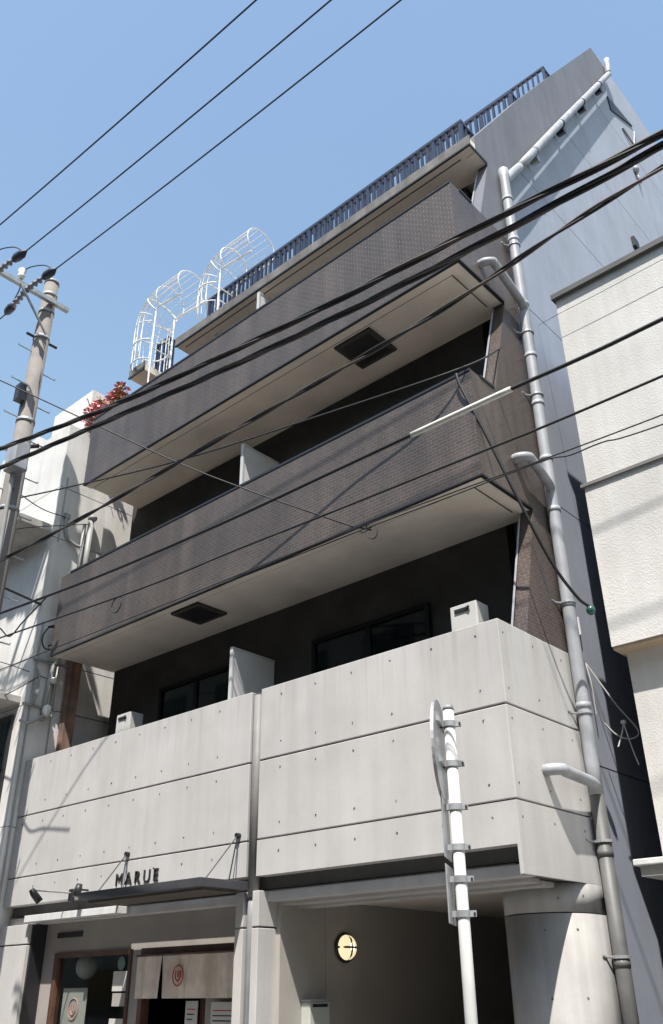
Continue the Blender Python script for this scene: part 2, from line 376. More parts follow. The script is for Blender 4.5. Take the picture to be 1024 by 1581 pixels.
def railing(x0, x1, y, z0, z1, step=.115, ret=.5):
    r = MB().box(x0, x1, y-.03, y+.03, z1-.05, z1).box(x0, x1, y-.015, y+.015, z0+.08, z0+.12).build('railing', navy, B)
    bm_ = MB().box(-.016, .016, -.018, .018, z0+.12, z1-.05).mesh('baluster', navy)
    n = int((x1-x0)/step)
    for k in range(1, n):
        if k % 11 == 0: continue
        link('baluster', bm_, r, (x0+step*k, y, 0))
    pm = MB().box(-.025, .025, -.025, .025, z0, z1-.05).mesh('post', navy)
    xs = [x0+.03]+[x0+step*11*k for k in range(1, int(n/11)+1) if x0+step*11*k < x1-.2]+[x1-.03]
    for x in xs: link('post', pm, r, (x, y, 0))
    MB().box(x1-.055, x1-.005, y+.03, y+ret, z1-.05, z1).build('return_rail', navy, r)
    for k in range(1, int(ret/step)+1): link('baluster', bm_, r, (x1-.03, y+step*k, 0))
    return r
railing(-9.75, -4.18, 7.6, 11.52, 12.68)
railing(-11.24, -10.84, 7.6, 11.52, 12.45, ret=.2)
# upper set-back terraces
for z, yf, rz, ry, rx in ((14.0, 9.05, 14.84, 9.17, -4.05), (16.75, 11.0, 17.68, 11.11, -4.15)):
    MB().box(-11.2, -4.26, yf+.2, yf+1.6, z-.15, z).build('terrace_slab', soffit, B)
    railing(-11.1, rx, ry, z-.05, rz, ret=.35)

# ---- ground floor
beam = MB().box(-11.72, XR-.037, 6.615, 6.75, 2.36, 2.455).build('lintel_beam', concrete, B, bevel=.01)
MB().box(-6.8, XR-.13, 6.77, 6.95, 2.335, 2.40).build('stepped_soffit', concrete, B)
MB().box(-6.8, XR-.14, 7.0, 7.2, 2.32, 2.36).build('stepped_soffit', concrete, B)
MB().box(-11.72, XR-.16, 6.66, 14.7, 2.402, 2.47).build('ceiling_slab', soffit, B)
# pilaster between shop and entrance: two shafts with a channel and a pipe
pil = MB().box(-7.17, -7.055, 6.5, 7.4, 0, 2.12).box(-6.93, -6.835, 6.5, 7.4, 0, 2.12).build('pilaster', concrete, B, bevel=.006)
MB().box(-7.17, -7.055, 6.5, 7.4, 2.135, 2.457).box(-6.93, -6.835, 6.5, 7.4, 2.135, 2.457).build('pilaster_head', concrete, pil, bevel=.006)
MB().box(-7.055, -6.93, 6.62, 7.4, 0, 2.457).build('channel_back', core_mat, pil)
MB().tube([(-6.99, 6.56, 0), (-6.99, 6.56, 2.2), (-6.965, 6.55, 2.42)], .05, 14).build('channel_pipe', pvc, pil, True)
# entrance passage
MB().box(-6.95, -6.78, 7.41, 14.7, 0, 2.40).build('passage_wall', mat('shaded_passage_concrete', (.36, .335, .305), .85, .06, 1.6, .1, 90), B)  # passage concrete in a darker copy, the shade put into its colour
MB().box(-6.834, -6.78, 6.75, 7.405, 0, 2.40).build('passage_wall', MATS['shaded_passage_concrete'], B)
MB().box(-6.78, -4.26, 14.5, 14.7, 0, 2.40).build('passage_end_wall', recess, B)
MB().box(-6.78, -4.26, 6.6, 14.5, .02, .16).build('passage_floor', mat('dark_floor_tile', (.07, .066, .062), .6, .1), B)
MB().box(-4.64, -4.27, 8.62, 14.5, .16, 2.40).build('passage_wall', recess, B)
# rounded corner column
cx, cy, r_ = -4.23, 7.55, .40
plan = [(-4.45, 8.65), (-4.60, 7.80)]
plan += [(cx+r_*math.sin(R(a)), cy-r_*math.cos(R(a))) for a in range(-96, 91, 6)]
plan += [(XR, 7.83), (-3.95, 7.83), (-4.0, 8.65)]
def shrink(p, k): 
    c = Vector((-4.2, 7.75)); return [tuple(c+(Vector(q)-c)*k) for q in p]
col = MB().prism_xy(shrink(plan, .96), 0, 2.362).build('column_core', core_mat, B)
for z0, z1 in ((0, 2.125), (2.135, 2.363)):
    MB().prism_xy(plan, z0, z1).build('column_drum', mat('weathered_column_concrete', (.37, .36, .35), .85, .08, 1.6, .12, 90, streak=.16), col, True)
ch = MB()
for a, z in ((20, 2.0), (60, 2.0), (20, 1.5), (62, 1.5), (40, 2.24), (75, 2.26)):
    d = Vector((math.sin(R(a)), -math.cos(R(a)), 0)); p = Vector((cx, cy, z))
    ch.tube([p+d*(r_+.001), p+d*(r_-.004)], .0115, 8)
ch.build('tie_holes', hole_mat, col)['kind'] = 'stuff'
# shop front
MB().box(-11.72, -11.02, 6.5, 6.75, 0, 2.12).box(-11.72, -11.02, 6.5, 6.75, 2.135, 2.358).build('shop_pier', concrete, B, bevel=.006)
SY = 6.75
MB().box(-11.02, -7.17, SY, SY+.12, 2.02, 2.40).box(-11.02, -10.71, SY, SY+.12, 0, 2.02).box(-9.14, -8.97, SY, SY+.12, 0, 2.02).box(-10.71, -9.14, SY, SY+.12, 0, .6).build('shop_wall', shopwall, B)
MB().box(-11.02, -10.985, 6.55, 6.75, 0, 2.358).build('corner_trim', black, B)
sw = MB().box(-10.71, -10.64, SY-.02, SY+.08, .6, 2.02).box(-10.64, -9.14, SY-.02, SY+.08, 1.97, 2.02).box(-9.19, -9.14, SY-.02, SY+.08, .6, 1.97).box(-10.64, -9.19, SY-.02, SY+.08, .6, .66).build('shop_window', wood, B)
MB().box(-10.64, -9.19, SY+.03, SY+.036, .66, 1.97).build('pane', shop_glass, sw)
MB().box(-8.97, -7.17, SY-.015, SY+.10, 1.955, 2.02).box(-8.97, -8.90, SY-.01, SY+.10, 0, 1.955).box(-7.95, -7.88, SY+.02, SY+.09, 0, 1.955).build('door_frame', wood, B)
MB().box(-7.88, -7.17, SY+.03, SY+.06, 0, 1.955).build('door_leaf', shopwall, B)
MB().box(-10.72, -10.18, SY-.012, SY-.001, 2.19, 2.25).build('vent_slot', black, B)
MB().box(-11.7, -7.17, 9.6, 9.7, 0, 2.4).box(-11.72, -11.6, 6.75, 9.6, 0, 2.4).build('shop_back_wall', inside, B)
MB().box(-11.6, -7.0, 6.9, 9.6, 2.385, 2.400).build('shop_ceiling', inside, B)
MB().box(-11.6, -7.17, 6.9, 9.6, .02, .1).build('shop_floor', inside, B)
MB().box(-11.02, -9.085, 6.42, 6.58, 2.372, 2.45).build('white_fascia', white_p, B, bevel=.004)

# ---- rainwater pipe
px_, py_ = -3.745, 7.78
lowp = mat('dark_grey_pipe', (.13, .13, .128), .55, .12, 4, streak=.3)  # lower pipe section is a darker grey than the upper one
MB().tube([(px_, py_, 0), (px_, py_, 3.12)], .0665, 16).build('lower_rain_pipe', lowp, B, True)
pipe = MB().tube(smooth_path([(px_, py_, 3.12), (px_, py_, 5), (px_, py_, 10.9), (px_, py_+.04, 11.25), (px_, 7.98, 11.5), (px_, 8.3, 11.94)], 6), .066, 16).build('rain_pipe', pvc, B, True)
MB().tube(smooth_path([(px_, 8.3, 11.94), (px_, 10.45, 15.07), (px_, 13.6, 19.6), (px_, 13.85, 20.0), (px_, 14.0, 20.65)], 5), .066, 16).build('rain_pipe', pvc, B, True)
for z in (1.05, 1.75, 2.62, 3.95, 5.0, 6.1, 6.75, 7.5, 8.2, 9.0, 10.1, 10.85):
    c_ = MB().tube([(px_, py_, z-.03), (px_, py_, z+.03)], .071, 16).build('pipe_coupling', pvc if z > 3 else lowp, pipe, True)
for z in (1.8, 2.72, 3.88, 5.02, 7.62, 8.55, 10.0):
    MB().tube([(px_, py_, z-.012), (px_, py_, z+.012)], .08, 14).tube([(px_-.03, py_-.02, z), (px_-.09, py_-.13, z)], .009, 6).tube([(px_-.085, py_-.09, z), (px_-.085, py_-.17, z+.01)], .01, 6).build('pipe_bracket', steel, pipe)
for k in range(4):
    t = .12+.25*k; y = 8.3+(13.6-8.3)*t; z = 11.94+(19.6-11.94)*t
    MB().tube([(px_, y-.012, z-.017), (px_, y+.012, z+.017)], .078, 14).obox((px_-.06, y+.1, z-.05), (.07,0,0), (0,.05,.03), (0,-.03,.05)).build('pipe_bracket', black if k else steel, pipe)
for z, y0, dz in ((3.24, 7.03, .03), (6.52, 7.2, .13), (9.16, 6.98, .20)):
    MB().tube(smooth_path([(XR-.02, y0, z), (XR+.06, y0, z), (XR+.135, y0+.06, z), (XR+.135, y0+.14, z-.01), (XR+.12, py_-.12, z-dz), (px_, py_, z-dz-.05)], 5), .052, 12).build('branch_pipe', pvc, pipe, True)

# ------------------------------------------------------------------ escape ladders with safety cages on the roof terrace
def cage(x, yc, ext, label, rings_low):
    t = thing('ladder_cage', label, 'ladder cage', (x+.68, yc, 11.52), 'caged ladders on the roof terrace')
    rad = .32
    # centre line: vertical, then bending over towards +x
    cl = []
    for z in rings_low: cl.append((Vector((x+rad, yc, z)), Vector((0,0,1))))
    zc = rings_low[-1]
    for a in (30, 60, 90):
        c = Vector((x+rad+.45*(1-math.cos(R(a))), yc, zc+.45*math.sin(R(a))))
        cl.append((c, Vector((math.sin(R(a)), 0, math.cos(R(a))))))
    c = cl[-1][0]+Vector((ext, 0, -.02)); cl.append((c, Vector((1, 0, 0))))
    angs = [R(q) for q in range(70, 291, 20)]
    rails = [[] for _ in angs]
    for k, (c, d) in enumerate(cl):
        u = Vector((d.z, 0, -d.x)); v = Vector((0, 1, 0))
        pts = [c+(u*math.cos(a)+v*math.sin(a))*rad for a in [R(q) for q in range(40, 321, 10)]]
        rr = .015 if k in (1, 4) else .010
        MB().tube(pts, rr, 6).build('hoop', cage_p, t)
        for j, a in enumerate(angs): rails[j].append(c+(u*math.cos(a)+v*math.sin(a))*rad)
    for rl in rails:
        MB().tube(smooth_path(rl, 4), .0072, 5).build('cage_bar', cage_p, t)
    for s_ in (-1, 1):
        top = cl[-1][0]
        MB().tube(smooth_path([(x+.66, yc+.21*s_, 10.4 if rings_low[0] < 12.3 else 11.52), (x+.66, yc+.21*s_, zc), (x+.74, yc+.21*s_, zc+.22), (top.x, yc+.21*s_, top.z-.3)], 5), .017, 8).build('stile', cage_p, t)
    zz = 11.6
    while zz < zc:
        MB().tube([(x+.66, yc-.21, zz), (x+.66, yc+.21, zz)], .011, 6).build('rung', cage_p, t); zz += .28
    return t
cage(-11.12, 7.18, .62, 'white tubular ladder cage at the left end of the roof, through the slab opening', (11.42, 11.85, 12.27))
cage(-9.82, 7.55, .7, 'white tubular ladder cage rising behind the dark roof railing, nearer the middle', (12.2, 12.62))

# ------------------------------------------------------------------ things on the balconies
def heater(x, label):
    t = thing('water_heater', label, 'water heater', (x, 7.02, 3.6), 'box units behind the concrete parapet')
    bd = MB().box(x-.16, x+.16, 6.98, 7.2, 4.25, 4.985).build('casing', mat('beige_enamel', (.50, .49, .46), .5, .04), t, bevel=.012)
    MB().box(x-.10, x+.06, 6.965, 6.98, 4.90, 4.935).build('exhaust_slot', black, bd)
    MB().tube([(x+.05, 6.97, 4.915), (x+.08, 6.955, 4.93)], .014, 6).build('exhaust_lip', black, bd)
    MB().box(x-.12, x-.08, 7.02, 7.16, 3.58, 4.25).build('stand', steel, t); MB().box(x+.08, x+.12, 7.02, 7.16, 3.58, 4.25).build('stand', steel, t)
heater(-4.49, 'beige box-shaped water heater at the right end of the concrete balcony')
heater(-10.15, 'beige box-shaped water heater at the left end of the concrete balcony')
def plant(x, y, z, r, n, cols, label, tall):
    t = thing('potted_plant', label, 'plant', (x, y, z), 'pink plants on the top left parapet')
    MB().tube([(x, y, z), (x, y, z+.12)], [.09, .12], 12).build('pot', mat('terracotta', (.34, .17, .11), .8, .1), t)
    ms = [mat('leaf_'+str(i), c, .6, .2, 8) for i, c in enumerate(cols)]
    for i, mm in enumerate(ms):
        lf = MB()
        for k in range(n):
            a = random.uniform(0, 6.28); ph = random.uniform(.1, 1.5); rr = r*random.uniform(.35, 1)
            c = Vector((x+rr*math.cos(a)*math.sin(ph), y+rr*math.sin(a)*math.sin(ph)*.7, z+.12+rr*math.cos(ph)*tall+random.uniform(-.12, .05)))
            d = Vector((random.uniform(-1,1), random.uniform(-1,1), random.uniform(-.3,1))).normalized()*random.uniform(.04, .08)
            s_ = Vector((random.uniform(-1,1), random.uniform(-1,1), random.uniform(-1,1))).cross(d).normalized()*.032
            q = len(lf.v); lf.v += [tuple(c-d), tuple(c+s_), tuple(c+d), tuple(c-s_)]; lf.f.append((q, q+1, q+2, q+3))
        lf.build('foliage', mm, t)
    st = MB()
    for k in range(6):
        a = random.uniform(0, 6.28); st.tube([(x, y, z+.1), (x+.2*r*math.cos(a), y+.2*r*math.sin(a), z+.2), (x+.7*r*math.cos(a), y+.7*r*math.sin(a), z+.12+.7*r*tall)], .008, 5)
    st.build('stems', mat('stem', (.12, .09, .05), .8), t)
plant(-11.62, 6.80, 10.28, .42, 140, [(.72,.20,.24), (.30,.17,.07), (.80,.42,.42), (.70,.24,.26)], 'straggly pink and brown potted plant beside the white neighbouring parapet', 1.35)
plant(-10.74, 6.60, 10.20, .27, 110, [(.75,.09,.17), (.78,.20,.26)], 'dense crimson-pink potted plant on the brown parapet below the ladder cage', 1.5)

# ------------------------------------------------------------------ shop things
cn = thing('shop_canopy', 'thin dark metal canopy hung on rods above the shop front', 'canopy', (-8.0, 6.2, 2.46))
MB().box(-9.02, -6.99, 5.87, 6.495, 2.462, 2.545).build('canopy_plate', mat('dark_grey_metal', (.055, .056, .062), .45, .1), cn, bevel=.004)
for ax, bx in ((-9.05, -8.9), (-7.15, -7.1)):
    MB().tube([(ax, 6.499, 3.0), (ax, 6.45, 3.0)], .026, 10).build('anchor', black, cn)
    for y in (6.02, 6.33): MB().tube([(ax, 6.47, 3.0), (bx, y, 2.545)], .0075, 6).build('stay_rod', black, cn)
MB().box(-8.95, -7.05, 5.95, 6.4, 2.44, 2.462).build('under_tray', mat('bronze_soffit', (.09, .07, .055), .6, .1), cn)
sg = thing('shop_sign', 'black raised letters MARUE on the concrete above the canopy', 'sign', (-8.8, 6.49, 2.66))
xs = -9.25
for chx, adv in (('M', .185), ('A', .175), ('R', .165), ('U', .18), ('E', .15)):
    cu = bpy.data.curves.new('t', 'FONT'); cu.body = chx; cu.size = .195; cu.extrude = .008; cu.offset = -.0015
    to = bpy.data.objects.new('t', cu); C.objects.link(to)
    bpy.context.view_layer.update()
    me = bpy.data.meshes.new_from_object(to.evaluated_get(bpy.context.evaluated_depsgraph_get()))
    bpy.data.objects.remove(to)
    me.transform(Matrix.Translation((xs, 6.488, 2.668)) @ Matrix.Rotation(R(90), 4, 'X'))
    me.materials.clear(); me.materials.append(black); me.name = 'letter'
    lo = link('letter', me, sg); lo['label'] = 'letter ' + chx
    xs += adv
sp = thing('spotlight', 'black arm spotlight sticking out above the white fascia left of the canopy', 'spotlight', (-10.1, 6.49, 2.65))
MB().box(-10.14, -10.06, 6.45, 6.499, 2.56, 2.70).build('wall_base', black, sp, bevel=.01)
MB().tube([(-10.1, 6.46, 2.655), (-10.1, 5.93, 2.655)], .011, 8).build('arm', steel, sp)
MB().tube([(-10.1, 5.92, 2.66), (-10.09, 5.95, 2.62), (-10.06, 6.03, 2.53)], [.03, .042, .045], 14).build('lamp_head', black, sp, True)
s2 = thing('spotlight', 'small black spotlight head beside the canopy corner', 'spotlight', (-9.75, 6.49, 2.65))
MB().tube([(-9.75, 6.47, 2.66), (-9.75, 6.33, 2.66)], .012, 8).build('arm', black, s2)
MB().tube([(-9.75, 6.34, 2.72), (-9.75, 6.33, 2.66), (-9.75, 6.31, 2.58)], [.035, .045, .04], 14).build('lamp_head', black, s2, True)
# noren
nr = thing('noren_curtain', 'beige linen shop curtain with a red round emblem over the doorway', 'curtain', (-8.2, 6.68, 1.53))
for k in range(4):
    x0 = -8.95+.44*k; x1 = x0+.436; n = 10; c_ = MB()
    if x1 > -7.18: x1 = -7.185
    for q in range(n+1):
        x = x0+(x1-x0)*q/n
        for z, a in ((1.935, .002), (1.75, .016), (1.525, .03)):
            c_.v.append((x, 6.68+a*math.sin(q*1.1+k*2), z))
    c_.f = [(3*q+j, 3*q+3+j, 3*q+4+j, 3*q+1+j) for q in range(n) for j in range(2)]
    c_.build('cloth_panel', noren_m, nr)
MB().tube([(-8.97, 6.68, 1.94), (-7.18, 6.68, 1.94)], .012, 8).build('rod', wood, nr)
def emblem(x, y, z, r, parent, mm):
    e = MB(); pts = [(x+r*math.cos(R(a)), y, z+r*1.12*math.sin(R(a))) for a in range(0, 360, 15)]
    e.tube(pts, r*.09, 4, True); e = e.build('emblem_ring', mm, parent)
    MB().tube(smooth_path([(x-r*.45, y, z+r*.55), (x-r*.45, y, z-.2*r), (x, y, z-r*.6), (x+r*.45, y, z-.2*r), (x+r*.45, y, z+r*.55)], 4), r*.1, 4).tube([(x, y, z+.55*r), (x, y, z-.2*r)], r*.1, 4).build('emblem_mark', mm, parent)
emblem(-8.2, 6.657, 1.735, .085, nr, red)
# window things
pt = tag(MB().box(-10.52, -10.02, SY+.045, SY+.05, 1.15, 1.64).build('poster', paper), 'white poster with a round red emblem behind the shop window', 'poster')
emblem(-10.27, SY+.042, 1.42, .10, pt, pinkish)
lt = thing('paper_lantern', 'round white paper lantern hanging behind the shop window', 'lantern', (-10.32, SY+.2, 1.75))
MB().ball((-10.32, SY+.2, 1.87), .13, .13, .14).build('shade', paper, lt, True)
MB().tube([(-10.32, SY+.2, 1.97), (-10.32, SY+.2, 2.4)], .005, 5).build('cord', black, lt)
for i, (x0, x1, z0, z1, mm, lb) in enumerate(((-9.50, -9.24, 1.60, 1.80, paper, 'pale notice on the right side of the shop window, topmost'), (-9.48, -9.24, 1.45, 1.58, shopwall, 'grey notice on the shop window, second from the top'), (-9.50, -9.24, 1.18, 1.33, paper, 'pale notice low on the right side of the shop window'))):
    tag(MB().box(x0, x1, SY+.018, SY+.024, z0, z1).build('window_notice', mm), lb, 'notice', 'notices on the shop window')
tag(MB().tube([(-9.37, SY+.02, 1.88), (-9.37, SY+.024, 1.88)], .07, 20).tube([(-9.37, SY+.0185, 1.90), (-9.37, SY+.02, 1.90)], .02, 10).build('round_sticker', mat('green_sticker', (.12, .19, .15), .6)), 'round dark green sticker at the top right of the shop window', 'sticker')
for x0, x1, z0, z1, lb in ((-8.12, -7.93, 1.05, 1.50, 'white paper notice beside the dark doorway, left one'), (-7.72, -7.35, 1.10, 1.49, 'white paper notice next to the pilaster, right one')):
    nn = tag(MB().box(x0, x1, SY-.03, SY-.022, z0, z1).build('paper_notice', paper), lb, 'notice', 'notices by the shop door')
    for q in range(3): MB().box(x0+.03, x1-.03-.02*q, SY-.032, SY-.0302, z1-.08-.045*q, z1-.07-.045*q).build('printed_line', red if q == 0 else black, nn)
# entrance lamp and mailbox
lm = thing('wall_lamp', 'lit oval bulkhead lamp on the entrance passage wall', 'lamp', (-6.78, 7.7, 1.97))
MB().ball((-6.765, 7.7, 1.975), .03, .17, .145, 20, 10).build('base_plate', black, lm, True)
em = bpy.data.materials.new('lamp_glow'); em.use_nodes = True
bn = em.node_tree.nodes['Principled BSDF']; bn.inputs['Base Color'].default_value = (.8, .75, .62, 1); bn.inputs['Emission Color'].default_value = (1, .82, .5, 1); bn.inputs['Emission Strength'].default_value = .55
em2 = bpy.data.materials.new('bulb_glow'); em2.use_nodes = True
bn = em2.node_tree.nodes['Principled BSDF']; bn.inputs['Emission Color'].default_value = (1, .86, .55, 1); bn.inputs['Emission Strength'].default_value = 2.2
MB().ball((-6.745, 7.7, 1.975), .075, .135, .12, 20, 12).build('glass_bowl', em, lm, True)
MB().ball((-6.69, 7.71, 1.98), .03, .045, .05, 12, 8).build('bulb', em2, lm, True)
MB().tube([(-6.75, 7.7, 2.10), (-6.685, 7.7, 2.05), (-6.66, 7.7, 1.975), (-6.685, 7.7, 1.90), (-6.75, 7.7, 1.85)], .011, 6).tube([(-6.75, 7.56, 1.975), (-6.685, 7.62, 1.975), (-6.66, 7.7, 1.975), (-6.685, 7.78, 1.975), (-6.75, 7.84, 1.975)], .011, 6).build('guard', black, lm)
mbx = thing('mailbox', 'pale metal letter box fixed to the entrance passage wall', 'mailbox', (-6.7, 7.2, 1.1))
MB().box(-6.78, -6.66, 7.05, 7.34, 1.05, 1.485).build('box', mat('pale_enamel', (.46, .47, .43), .5, .05), mbx, bevel=.01)
MB().box(-6.77, -6.64, 7.04, 7.35, 1.485, 1.505).build('lid', pvc, mbx); MB().box(-6.66, -6.655, 7.09, 7.30, 1.44, 1.465).build('slot', black, mbx)

# ------------------------------------------------------------------ right neighbour
N = thing('neighbour_building', 'cream rough-stucco building on the right with dark ledges', 'building', (-1, 9, 0))
NX, NY = -3.35, 7.84
nb_roof = MB().box(NX-.03, 4, NY-.06, 18, 8.86, 8.93).build('coping', mat('dark_coping', (.08, .078, .075), .6, .1), N)
MB().box(NX, 4, NY, 18, 6.27, 8.86).build('wall', cream_st, N)
MB().box(NX-.05, 4, NY-.075, 18, 6.235, 6.27).build('ledge', mat('ledge_grey', (.16, .155, .15), .7, .1), N)
MB().box(NX-.02, 4, NY-.045, 18, 4.46, 6.235).build('wall', cream_st, N)
MB().box(NX-.015, 4, NY-.03, 18, 4.43, 4.46).build('soffit_strip', mat('beige_trim', (.42, .33, .22), .8, .1), N)
MB().box(NX+.03, 4, NY+.16, 18, 0, 4.43).build('wall', cream_st, N)
MB().box(NX-.03, NX+.028, NY+.3, 18, 0, 4.42).box(NX-.045, NX-.022, NY+.3, 18, 4.47, 8.85).build('bounce_blocking_cladding', mat('bounce_blocking_dark', (.09, .088, .085), .9, .15, 2), N)  # dark cladding added on the unseen side to cut bounced light in the gap
cnp = MB().box(-3.30, 4, 7.32, 7.99, 2.44, 2.49).build('canopy', white_p, N, bevel=.008)
MB().box(-3.26, 4, 7.36, 7.99, 2.36, 2.438).build('canopy_fascia', mat('grey_trim', (.33, .32, .30), .7, .1), cnp)
MB().box(-3.12, -3.0, 7.5, 7.98, 0, 2.358).build('canopy_post', cream_st, cnp)
tag(MB().ball((-3.4, 7.53, 4.77), .045, .045, .05).build('insulator_knob', mat('green_glaze', (.02, .09, .07), .3, .1), None, True), 'small dark green insulator at the lower end of the drop cable', 'insulator')
dw = thing('service_drop', 'loop of thin pale wires hanging in the gap between the buildings', 'wires', (-3.4, 7.9, 3.6))
MB().tube(smooth_path([(-3.90, 8.3, 4.55), (-3.86, 8.28, 4.3), (-3.87, 8.3, 4.0)], 5), .006, 5).tube(smooth_path([(-3.9, 8.3, 4.55), (-3.7, 8.42, 4.1), (-3.55, 8.5, 3.82), (-3.62, 8.46, 3.74), (-3.72, 8.36, 3.78), (-3.8, 8.3, 3.9)], 5), .008, 5).build('loose_wire', paper, dw)
MB().tube([(-3.9, 8.27, 4.85), (-3.9, 8.27, 5.05)], .018, 8).build('white_tag', white_p, dw)
MB().ball((-3.6, 8.3, 3.87), .03, .03, .022).tube(smooth_path([(-3.6, 8.3, 3.86), (-3.62, 8.26, 3.75), (-3.65, 8.2, 3.62)], 4), .006, 5).tube(smooth_path([(-3.6, 8.3, 3.86), (-3.57, 8.34, 3.6), (-3.53, 8.33, 3.45)], 4), .006, 5).build('wire_clamp', white_p, dw)

# ------------------------------------------------------------------ left neighbour
L = thing('neighbour_building', 'weathered white rendered building on the left behind the utility pole', 'building', (-14, 8, 0))
LX, LY = -11.74, 6.36
for z0, z1 in ((0, 2.13), (2.14, 3.6), (3.61, 5.30), (5.315, 6.02), (6.035, 8.06), (8.075, 9.0), (9.015, 10.25)):
    MB().box(-20, LX, LY, 16, z0, z1).build('wall', cream_wall, L)
MB().box(-19.9, LX-.02, LY+.02, 15.9, .1, 10.2).build('wall_core', core_mat, L)
MB().box(-13.1, LX-.1, 6.75, 9, 10.25, 11.25).build('roof_block', cream_wall, L)
MB().box(-14.5, -13.2, 6.55, 9, 10.25, 10.75).build('roof_block', cream_wall, L)
MB().box(-20, -11.8, 5.78, LY, 8.16, 8.30).build('eave', mat('eave_paint', (.40, .38, .35), .85, .15, 3), L, bevel=.01)
MB().box(-20, -11.9, 5.88, LY, 5.35, 5.46).build('eave', MATS['eave_paint'], L, bevel=.01)
wL = MB().box(-13.4, -12.0, LY-.04, LY-.001, 3.7, 5.2).build('window', black, L)
MB().box(-13.34, -12.72, LY-.05, LY-.042, 3.76, 5.14).box(-12.68, -12.06, LY-.05, LY-.042, 3.76, 5.14).build('pane', dark_glass, wL)
# thin conduits, service heads and meter on the side wall
cd1 = MB().tube([(LX+.03, 6.42, 2.2), (LX+.03, 6.42, 6.6)], .014, 6).tube([(LX+.03, 6.78, 4.4), (LX+.03, 6.78, 6.3)], .012, 6).tube([(LX+.03, 6.45, 8.0), (LX+.03, 6.45, 9.2)], .012, 6).build('conduit', pvc_d, L)
gn = thing('gooseneck_conduit', 'grey gooseneck conduit pair high on the left neighbour wall', 'conduit', (LX+.06, 6.9, 7.2))
MB().tube(smooth_path([(LX+.06, 6.52, 8.48), (LX+.06, 6.53, 8.25), (LX+.06, 6.62, 8.08), (LX+.06, 6.80, 8.02), (LX+.06, 6.9, 8.08)], 5), .028, 8).build('gooseneck', pvc_d, gn, True)
MB().tube([(LX+.08, 6.97, 7.2), (LX+.08, 6.97, 8.55)], .05, 12).tube([(LX+.07, 6.86, 7.2), (LX+.07, 6.86, 8.45)], .03, 10).build('riser', pvc_d, gn, True)
MB().ball((LX+.09, 6.98, 8.6), .08, .08, .06).build('cap', pvc, gn, True)
MB().box(LX+.02, LX+.08, 6.48, 6.58, 8.44, 8.52).build('clamp', steel, gn)
mt = thing('service_bracket', 'rusty cable bracket and meter cluster low on the left neighbour wall', 'bracket', (LX+.06, 6.6, 5.1))
MB().box(LX, LX+.05, 6.35, 7.0, 5.99, 6.02).box(LX, LX+.05, 6.3, 6.85, 5.29, 5.32).build('cross_bar', steel, mt)
MB().tube([(LX+.06, 6.62, 5.1), (LX+.06, 6.66, 5.98)], .035, 8).tube([(LX+.07, 6.74, 5.35), (LX+.07, 6.76, 5.95)], .02, 8).build('fuse_tube', pvc_d, mt, True)
MB().ball((LX+.09, 6.70, 5.72), .05, .07, .05).build('insulator', porcelain, mt, True)
MB().ball((LX+.09, 6.66, 5.25), .06, .07, .09).build('insulator', porcelain, mt, True); MB().ball((LX+.07, 6.48, 5.5), .04).build('insulator', porcelain, mt, True)
MB().tube(smooth_path([(LX+.04, 6.28, 5.05), (LX+.08, 6.4, 5.02), (LX+.08, 6.6, 5.15), (LX+.06, 6.75, 5.25)], 5), .022, 8).tube(smooth_path([(LX+.05, 6.4, 5.9), (LX+.07, 6.48, 5.7), (LX+.06, 6.45, 5.3)], 4), .014, 6).build('bent_conduit', pvc_d, mt, True)
tag(MB().box(-11.69, -11.56, 6.92, 7.1, 2.62, 6.25).build('steel_post', rust, bevel=.008), 'rusty brown square steel post in the gap left of the concrete balcony', 'post')

# ------------------------------------------------------------------ unseen building behind the viewer, added for street shade and window reflections
O = thing('unseen_street_building', 'unseen plain beige building across the street, facing the shop, added for shade and reflections', 'building', (-6, -7, 0))
ow = mat('beige_wall', (.20, .195, .185), .85, .08, 1.5, .1, 50)
MB().box(-70, 25, -14, -4.2, 0, 12.2).build('wall', ow, O)
for i in range(-8, 11):
    for z in (1.0, 3.9, 6.8, 9.7):
        f = MB().box(-22.8+3.4*i, -21.0+3.4*i, -4.199, -4.15, z, z+1.3).build('window', black, O)
        MB().box(-22.7+3.4*i, -21.1+3.4*i, -4.149, -4.14, z+.08, z+1.22).build('pane', dark_glass, f)
# ------------------------------------------------------------------ utility pole
KS[0] = 1.144
P = thing('utility_pole', 'tall tapered concrete utility pole with step bolts and crossarm on the left', 'utility pole', (-9.52, 4.5, 0))
X0, Y0 = -9.52, 4.5
MB().tube([(X0, Y0, 0), (X0, Y0, 10.75)], [.165, .100], 22).build('pole_shaft', pole_m, P, True)
MB().tube([(X0, Y0, 10.75), (X0, Y0, 10.80)], [.109, .103], 22).build('pole_cap', pvc, P, True)
for z in (10.52, 10.2, 9.72, 8.3, 7.6, 6.95): MB().tube([(X0, Y0, z-.025), (X0, Y0, z+.025)], .100+.0062*(10.8-z)+.01, 22).build('band', steel, P, True)
MB().obox((X0+.14, 3.85, 10.33), (.032,0,0), (0,.9,0), (0,0,.032)).build('crossarm', steel, P)
MB().tube([(X0+.15, Y0-.02, 9.72), (X0+.16, 3.97, 10.32)], .018, 8).build('arm_brace', steel, P)
MB().tube([(X0-.02, Y0-.22, 9.72), (X0+.02, Y0+.24, 9.70)], .02, 8).build('clamp_bolt', black, P)
zz = 9.45; k = 0
while zz > 4.2:
    s_ = -1 if k % 2 == 0 else 1; rr = .100+.0062*(10.8-zz)
    MB().tube([(X0, Y0+s_*rr*.8, zz), (X0, Y0+s_*(rr+.2), zz), (X0, Y0+s_*(rr+.2), zz+.02)], .010, 6).build('step_bolt', steel, P); zz -= .28; k += 1
